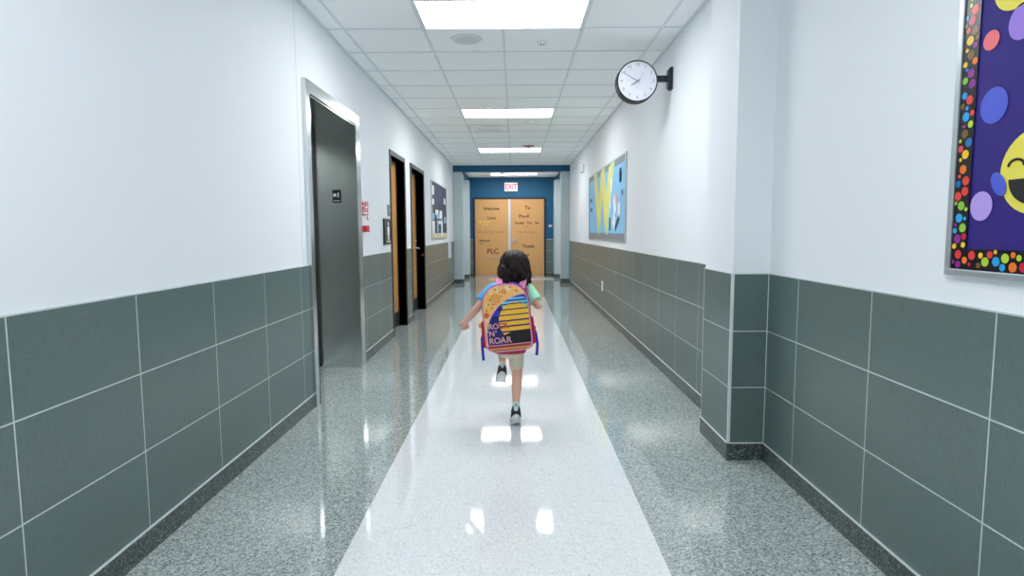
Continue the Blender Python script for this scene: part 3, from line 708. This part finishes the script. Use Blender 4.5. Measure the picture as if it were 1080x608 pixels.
# hands as fists: palm, four curled fingers, thumb
def fist(b, W, fwd, palm_n, thumb_side):
    fwd = fwd.normalized(); pn = (palm_n - fwd * palm_n.dot(fwd)).normalized(); sd = fwd.cross(pn) * thumb_side
    P = lambda f, n, s_: W + fwd * f + pn * n + sd * s_
    b.limb([W, P(.018, 0, 0)], [.015, .017])
    for s_ in (-.016, -.0055, .0055, .016): b.limb([P(.012, 0, s_ * .7), P(.042, -.003, s_)], [.011, .0095])
    for i, (s_, l) in enumerate(((-.018, .82), (-.0065, .95), (.0055, 1.0), (.017, .93))):
        b.limb([P(.043, -.003, s_), P(.053 * 1.0, .012 * l, s_), P(.045, .027 * l, s_), P(.028, .027 * l, s_), P(.024, .017, s_)], [.0085, .008, .0075, .007, .006])
    b.limb([P(.012, .008, .018), P(.026, .022, .027), P(.036, .034, .018), P(.036, .037, .004)], [.010, .009, .0082, .007])
fist(b, WRL, (WRL - ELL), Vector((.4, .5, -.1)), 1)
fist(b, WRR, (WRR - ELR), Vector((-.6, .1, -.3)), 1)
body = b.build('body', 'skin', kid, remesh=.0023, smooth_iter=2)
# face
for s_ in (-1, 1):
    e = MB().ball(HC + Vector((s_ * .027, .068, -.002)), (.011, .009, .008), 12).build('eye', 'eye white', kid)
    MB().ball(HC + Vector((s_ * .027, .0745, -.002)), (.005, .003, .005), 10).build('iris', 'iris', e)
    MB().tube([HC + Vector((s_ * (.015 + .006 * k), .078 - .0022 * k, .016 + .003 * math.sin(k / 4 * PI))) for k in range(5)], [.001, .002, .002, .002, .001], 6).build('eyebrow', 'hair', kid)
MB().tube([HC + Vector((x, .079 - abs(x) * .35, -.045 + abs(x) * .15)) for x in (-.018, -.009, 0, .009, .018)], [.001, .0035, .004, .0035, .001], 8).build('mouth', 'lips', kid)
# shirt
b = MB()
b.loft([((-.034, 3.94, .462), .106, .085), ((-.034, 3.945, .52), .110, .082), ((-.033, 3.947, .62), .100, .074), ((-.03, 3.95, .74), .105, .076), ((-.026, 3.955, .83), .113, .071), ((-.02, 3.957, .885), .092, .056), ((-.012, 3.958, .905), .056, .048), ((-.008, 3.96, .915), .05, .045)])
b.limb([SHL, Vector((-.03, 3.957, .883))], [.042, .046]); b.limb([SHR, Vector((-.01, 3.957, .883))], [.042, .046])
for S, E_ in ((SHL, ELL), (SHR, ELR)):
    d = (E_ - S); b.ball(S, .042, 14); b.cyl(S, S + d * .74, .042, .046, 24)
b.build('shirt', 'tie dye', kid, remesh=.004, smooth_iter=4)
# shorts
b = MB()
b.loft([((-.035, 3.945, .47), .097, .074), ((-.035, 3.945, .53), .100, .075)])
b.ball((-.035, 3.945, .47), (.095, .072, .05), 14)
b.cyl(HIPR + Vector((-.002, 0, .02)), HIPR.lerp(KNR, .80), .060, .047, 28); b.ball(HIPR, .060, 14)
b.cyl(HIPL + Vector((0, -.01, .01)), HIPL.lerp(KNL, .62), .060, .052, 28); b.ball(HIPL, .060, 14)
b.build('shorts', 'cream cloth', kid, remesh=.004, smooth_iter=3)
# socks and shoes
def shoe(ank, pitch, yaw, side, roll=0.0):
    dirn = None
    S = Matrix.Translation(ank) @ Matrix.Rotation(yaw, 4, 'Z') @ Matrix.Rotation(pitch, 4, 'X') @ Matrix.Rotation(roll, 4, 'Y')
    def bend(v):     # toes flex back up at the ball
        y0 = .085
        if v.y > y0:
            a = math.radians(28) * min(1, (v.y - y0) / .03); dy, dz = v.y - y0, v.z + .062
            v.y = y0 + dy * math.cos(a) ; v.z = -.062 + dz + dy * math.sin(a)
        return v
    def outline(k, grow=0):
        t = k / 40 * 2 * PI
        y = .062 + .094 * math.sin(t); wd = .031 + .006 * math.sin(t) - (.004 if abs(math.sin(t)) < .3 else 0)
        wd *= 1.12; x = wd * math.copysign(abs(math.cos(t)) ** .75, math.cos(t))
        return x * (1 + grow), .062 + (y - .062) * (1 + grow)
    def slab(z0, z1, g0, g1, name, m, par, extra=None):
        b = MB(); R = []
        for z, g in ((z0, g0 - .06), (z0 + (z1 - z0) * .25, g0), (z1 - (z1 - z0) * .2, g1), (z1, g1 - .05)):
            R.append([b.bm.verts.new(bend(Vector((*outline(k, g), z)))) for k in range(40)])
        fs = [b.bm.faces.new((p[k], p[(k + 1) % 40], q_[(k + 1) % 40], q_[k])) for p, q_ in zip(R, R[1:]) for k in range(40)]
        fs += [b.bm.faces.new(R[0][::-1]), b.bm.faces.new(R[-1])]
        for f in fs: f.smooth = True
        return b.build(name, m, par, xf=S)
    sole = slab(-.062, -.040, .02, .05, 'sole', 'shoe white', kid)
    slab(-.0655, -.061, -.10, -.04, 'outsole', 'shoe white', sole)
    # upper
    b = MB(); n = 12; R = []
    for i in range(n + 1):
        u = i / n; y = -.028 + .178 * u
        top = -.040 + (.058 * (1 - max(0, u - .15) / .5) if u < .55 else .014) if False else None
        hgt = [.074, .078, .076, .068, .058, .045, .038, .032, .027, .023, .019, .014, .004][i]
        wd = [.024, .031, .033, .033, .030, .031, .033, .035, .0355, .035, .032, .025, .010][i]
        ring = []
        for k in range(17):
            a = PI * k / 16; ring.append(b.bm.verts.new(bend(Vector((wd * math.copysign(abs(math.cos(a)) ** .7, math.cos(a)), y, -.044 + hgt * abs(math.sin(a)) ** .8)))))
        R.append(ring)
    fs = [b.bm.faces.new((p[k], p[k + 1], q_[k + 1], q_[k])) for p, q_ in zip(R, R[1:]) for k in range(16)]
    fs += [b.bm.faces.new((p[16], p[0], q_[0], q_[16])) for p, q_ in zip(R, R[1:])] + [b.bm.faces.new(R[0][::-1]), b.bm.faces.new(R[-1])]
    for f in fs: f.smooth = True
    up_ = b.build('shoe', 'shoe black', kid, xf=S)
    bpull = MB(); bpull.strap([(0, -.031, .010), (0, -.034, .026), (0, -.028, .042)], .014, .003, (1, 0, 0)).build('heel_tab', 'teal knit', up_, xf=S)
    la = MB()
    for k in range(4): la.tube([bend(Vector((-.017, .045 + .016 * k, .006 - .0075 * k))), bend(Vector((0, .049 + .016 * k, .014 - .0085 * k))), bend(Vector((.017, .045 + .016 * k, .006 - .0075 * k)))], .0022, 6)
    la.build('laces', 'shoe white', up_, xf=S)
    for sx in (-1, 1): MB().strap([bend(Vector((sx * .0315, -.01, -.03))), bend(Vector((sx * .0325, .02, -.008))), bend(Vector((sx * .033, .045, -.028)))], .006, .002, (0, 0, 1)).build('side_stripe', 'shoe white', up_, xf=S)
for A_, K_, side, pitch, yaw, roll in ((ANR, KNR, 1, -math.radians(38), .05, 0.0), (ANL, KNL, -1, -math.radians(40), .14, .12)):
    u = (K_ - A_).normalized()
    MB().limb([A_ - u * .012, A_ + u * .028], [.022, .0245]).build('sock', 'sock', kid)
    shoe(A_ + Vector((0, .004, -.012)), pitch, yaw, side, roll)
# hair
def hair():
    b = MB(); rnd = random.Random(11)
    b.ball(HC + Vector((0, -.012, .012)), (.079, .088, .087), 20)
    b.ball(HC + Vector((.002, -.03, -.035)), (.066, .052, .058), 16)
    root = b.build('hair', 'hair', kid, remesh=.005, smooth_iter=3)
    b = MB()
    clumps = []
    for c in range(64):
        clumps.append((-PI * 1.10 + PI * 1.20 * (c + rnd.uniform(-.4, .4)) / 63, rnd.uniform(0, 6.28), rnd.uniform(8, 14), rnd.uniform(.007, .017), rnd.uniform(-.028, .020), rnd.uniform(-.004, .022), rnd.uniform(.02, .9), rnd.uniform(0, 1)))
    for az0, ph, fr, am, db, flare, th0, lay in clumps:
        for i in range(10):
            az = az0 + rnd.gauss(0, .035); rad = Vector((math.cos(az), math.sin(az), 0)); tan = Vector((-rad.y, rad.x, 0))
            bot = HC.z - .108 - .02 * rad.x + db + rnd.uniform(-.008, .008)
            off = Vector((rnd.gauss(0, .0035), rnd.gauss(0, .0035), 0)); p_ = ph + rnd.gauss(0, .25); pts = []; n = 16
            for k in range(n):
                f = k / (n - 1); z_eq = HC.z + .008
                th = th0 + (PI / 2 + .12 - th0) * min(1, f / .45); rr = .088 + .010 * lay
                if f <= .45:
                    p = Vector((HC.x, HC.y - .012, z_eq)) + Vector((rad.x * .95 * rr * math.sin(th), rad.y * rr * 1.04 * math.sin(th), 1.04 * rr * math.cos(th))); last = p.copy()
                else:
                    g = (f - .45) / .55
                    p = last + rad * (flare * g * 1.6 - .020 * g * g) + Vector((0, 0, (bot - last.z) * g))
                wv = am * min(1, f * 2.0)
                p += tan * math.sin(p_ + f * fr) * wv * 1.2 + rad * math.cos(p_ + f * fr) * wv * .7 + off * (1 - .5 * f)
                pts.append(p)
            r0 = rnd.uniform(.0018, .0034)
            b.tube(pts, [r0 * .6] + [r0] * (n - 5) + [r0 * .9, r0 * .75, r0 * .5, r0 * .15], 5)
    b.build('wavy_strands', 'hair', root)
hair()

# ================================================================ BACKPACK
def backpack():
    q = thing('backpack', 'purple, orange and yellow school backpack worn by the running child', 'backpack', (-.033, 3.79, .54))
    for n_, c_, r_ in (('bag purple', '3a2392', .7), ('bag navy', '1c1a6e', .65), ('bag yellow', 'ffc430', .6), ('bag orange', 'ffbf63', .6), ('bag spot', 'e26a3c', .6), ('bag teal', '6fd0d8', .6),
                       ('bag black', '15121f', .65), ('bag pink', 'f0a0c0', .5), ('bag crimson', 'c01848', .7), ('bag maroon', '9c3f44', .65), ('bag blue', '2b35b8', .7), ('bag letter', 'd9a2ac', .5), ('bag gold', 'e0a93c', .5), ('bag red', 'c8364c', .55), ('bag cream', 'f3d9a0', .6)):
        mat(n_, c_, r_, bump=.25, bscale=500)
    mat('strap pink', 'e58cc0', .7)
    W, HT = .148, .418
    tilt = math.radians(-5.5)
    X0 = Matrix.Translation((-.030, 3.770, .508)) @ Matrix.Rotation(tilt, 4, 'Y') @ Matrix.Rotation(math.radians(-4), 4, 'X')
    def outline(inset, n=18):
        w_, h_ = W - inset, HT - inset
        pts = []; rb = .05
        lo = inset
        for k in range(7): a = PI + PI / 2 * k / 6; pts.append((-w_ + rb + rb * math.cos(a), lo + rb + rb * math.sin(a)))
        for k in range(7): a = 1.5 * PI + PI / 2 * k / 6; pts.append((w_ - rb + rb * math.cos(a), lo + rb + rb * math.sin(a)))
        hs = .27
        for k in range(1, 26):
            a = PI * k / 26; wt = w_ * (1 - .06 * math.sin(a))
            pts.append((math.copysign(abs(math.cos(a)) ** .72, math.cos(a)) * w_, hs + (h_ - hs) * abs(math.sin(a)) ** .9))
        return pts
    def lofted(name, m, layers, smooth=True, par=q):
        b = MB(); R = []
        for y, ins in layers: R.append([b.bm.verts.new((p[0], y, p[1])) for p in outline(ins)])
        n = len(R[0]); fs = [b.bm.faces.new((p[k], p[(k + 1) % n], r_[(k + 1) % n], r_[k])) for p, r_ in zip(R, R[1:]) for k in range(n)]
        for f in fs: f.smooth = smooth
        b.bm.faces.new(R[0]); b.bm.faces.new(R[-1][::-1])
        return b.build(name, m, par, xf=X0)
    main = lofted('bag_body', 'bag purple', [(.066, .03), (.062, .012), (.050, 0), (-.035, 0), (-.050, .004), (-.056, .012)])
    # printed front panel, pattern set face by face
    YF = -.058
    def bulge(x, z): 
        u, v = x / W, (z - HT * .5) / (HT * .5)
        return YF - .020 * max(0, 1 - u * u) ** .7 * max(0, 1 - v ** 4)
    def inside(x, z, ins):
        w_, h_ = W - ins, HT - ins; lo = ins; hs = .27
        if z < lo or abs(x) > w_: return False
        if z < lo + .05 and abs(x) > w_ - .05: return (abs(x) - (w_ - .05)) ** 2 + (z - lo - .05) ** 2 < .0025
        if z > hs:
            c = min(1, abs(x) / w_) ** (1 / .72); return z < hs + (h_ - hs) * max(0, 1 - c * c) ** .45
        return True
    def colour(x, z):
        # bottom band
        zb = z - .0
        if zb < .018: return 'bag maroon'
        if zb < .0265: return 'bag gold'
        if zb < .042: return 'bag maroon'
        if zb < .047: return 'bag pink'
        # orange crescent top left
        e = ((x - .125) / .255) ** 2 + ((z - .09) / .256) ** 2
        if e > 1.0:
            if e < 1.045: return 'bag pink'
            # spiral and spots
            dx, dz = x + .055, z - .330
            r = math.hypot(dx, dz); a = math.atan2(dz, dx)
            if r < .032 and abs(((r / .032) * 2.2 - a / (2 * PI)) % 1 - .5) < .2: return 'bag spot'
            if math.hypot(x - .0, z - .372) < .017 and math.sin((x) * 420) > -.2: return 'bag spot'
            if math.hypot(x + .123, z - .235) < .018: return 'bag spot'
            for sx, sz in ((-.105, .30), (-.092, .328), (-.075, .300), (-.028, .372), (-.02, .345), (-.085, .278), (-.052, .388), (-.118, .265), (.04, .395), (.075, .372)):
                if math.hypot(x - sx, z - sz) < .005: return 'bag maroon'
            n = noise.noise(Vector((x * 30, z * 30, 0)))
            return 'bag cream' if n > .18 else 'bag orange'
        # black ground, lower right
        hill = .095 + .035 * max(0, min(1, (x + .035) / .09)) ** .6
        if x > -.03 and z < hill: return 'bag black'
        # sun of stripes
        t = math.hypot((x - .058) / .108, (z - .185) / .12)
        if t < 1.0:
            return 'bag navy' if (z - .12) % .034 < .0085 else 'bag yellow'
        # teal sky streaks
        t2 = math.hypot((x - .06) / .085, (z - .29) / .052)
        if t2 < 1 and (z - .12) % .022 < .014: return 'bag teal'
        return 'bag blue' if noise.noise(Vector((x * 8, z * 8, 3))) > .0 else 'bag navy'
    b = MB(); st = .0024; nx, nz = int(2 * W / st) + 2, int(HT / st) + 2; V = {}
    def vert(i, j):
        if (i, j) not in V:
            x, z = -W + i * st, j * st; V[(i, j)] = b.bm.verts.new((x, bulge(x, z), z))
        return V[(i, j)]
    for i in range(nx):
        for j in range(nz):
            x, z = -W + (i + .5) * st, (j + .5) * st
            if inside(x, z, .010):
                b.use(colour(x, z)); f = b.bm.faces.new((vert(i, j), vert(i + 1, j), vert(i + 1, j + 1), vert(i, j + 1))); f.material_index = b.cur; f.smooth = True
    # closed side wall to the bag
    be = [e for e in b.bm.edges if len(e.link_faces) == 1]
    r = bmesh.ops.extrude_edge_only(b.bm, edges=be)
    for g in r['geom']:
        if isinstance(g, bmesh.types.BMVert): g.co.y = YF + .012
    b.build('front_panel', None, q, xf=X0)
    op = outline(.006); MB().tube([(p[0], YF - .001, p[1]) for p in op] + [(op[0][0], YF - .001, op[0][1])], .0042, 8).build('piping', 'bag pink', q, xf=X0)
    op = outline(-.001); MB().tube([(p[0], -.005, p[1]) for p in op] + [(op[0][0], -.005, op[0][1])], .003, 6).build('zipper', 'bag crimson', q, xf=X0)
    MB().box(.08, .086, -.012, -.004, .37, .395, .002).build('zipper_pull', 'bag gold', q, xf=X0)
    # lettering
    def word(s_, x, z, size, m, xs=1.0):
        for ch in (s_,):
            me = text('lettering', ch, size, X0 @ Matrix.Translation((x + .007, bulge(x + .007, z) - .003, z)) @ Matrix.Rotation(math.atan2(bulge(x + .04, z) - bulge(x - .04, z), .08), 4, 'Z') @ Matrix.Rotation(PI / 2, 4, 'X'), m, q, .0016, .0012, xs)
    for i, ch in enumerate('ROCK'): word(ch, -.112 + .032 * i, .163 , .046, 'bag letter' if i < 2 else 'bag red')
    for i, ch in enumerate("'N'"): word(ch, (-.132, -.108, -.081)[i], .119, .048, 'bag letter')
    for i, ch in enumerate('ROAR'): word(ch, -.114 + .036 * i, .074, .052, 'bag letter')
    # side pockets
    for s_ in (-1, 1):
        b = MB().box(s_ * (W - .012), s_ * (W + .017), -.03, .05, .03, .20, .012, seg=3)
        b.build('side_pocket', 'bag crimson', q, xf=X0)
        # webbing tail below pocket
        xs_ = s_ * (W + .014)
        MB().strap([(s_ * (W + .005), .03, .13), (s_ * (W + .022), .02, .09), (xs_ + s_ * .012, .02, .02), (xs_ - (.0 if s_ > 0 else .012) , .015, -.05)] , .018, .0025, (1, .3, 0)).build('webbing', 'bag blue', q, xf=X0)
        MB().box(s_ * (W + .004), s_ * (W + .024), .01, .035, .115, .135, .002).build('buckle', 'bag blue' if s_ > 0 else 'bag gold', q, xf=X0)
        # padded shoulder strap, over the shoulder, down the chest and back under the arm
        sx = -.100 if s_ < 0 else .055
        pts = [(sx * .7 - .01, 3.835, .875), (sx, 3.870, .922), (sx, 3.93, .945), (sx, 3.985, .938), (sx, 4.025, .90), (sx, 4.048, .83), (sx * 1.05, 4.045, .74), (sx * 1.15, 4.03, .67), (sx + s_ * .035 , 3.99, .62), (sx + s_ * .050, 3.93, .595), (sx + s_ * .045, 3.85, .59)]
        # smooth path
        P2 = []
        for k in range(len(pts) - 1):
            for u in (0, .33, .66): P2.append(Vector(pts[k]).lerp(Vector(pts[k + 1]), u))
        P2.append(Vector(pts[-1]))
        for _ in range(3): P2 = [P2[0]] + [(P2[k - 1] + P2[k] * 2 + P2[k + 1]) / 4 for k in range(1, len(P2) - 1)] + [P2[-1]]
        MB().strap(P2, .042, .010, (1, 0, 0)).build('shoulder_strap', 'strap pink', q)
    MB().tube([(-.05 + .1 * k / 10 - .012, 3.80 + .02, .905 + .022 * math.sin(PI * k / 10)) for k in range(11)], .006, 8).build('top_handle', 'bag blue', q)
    MB().box(-W - .035, -W - .018, .01, .022, .155, .185, .003).build('key_tag', 'bag gold', q, xf=X0)
backpack()
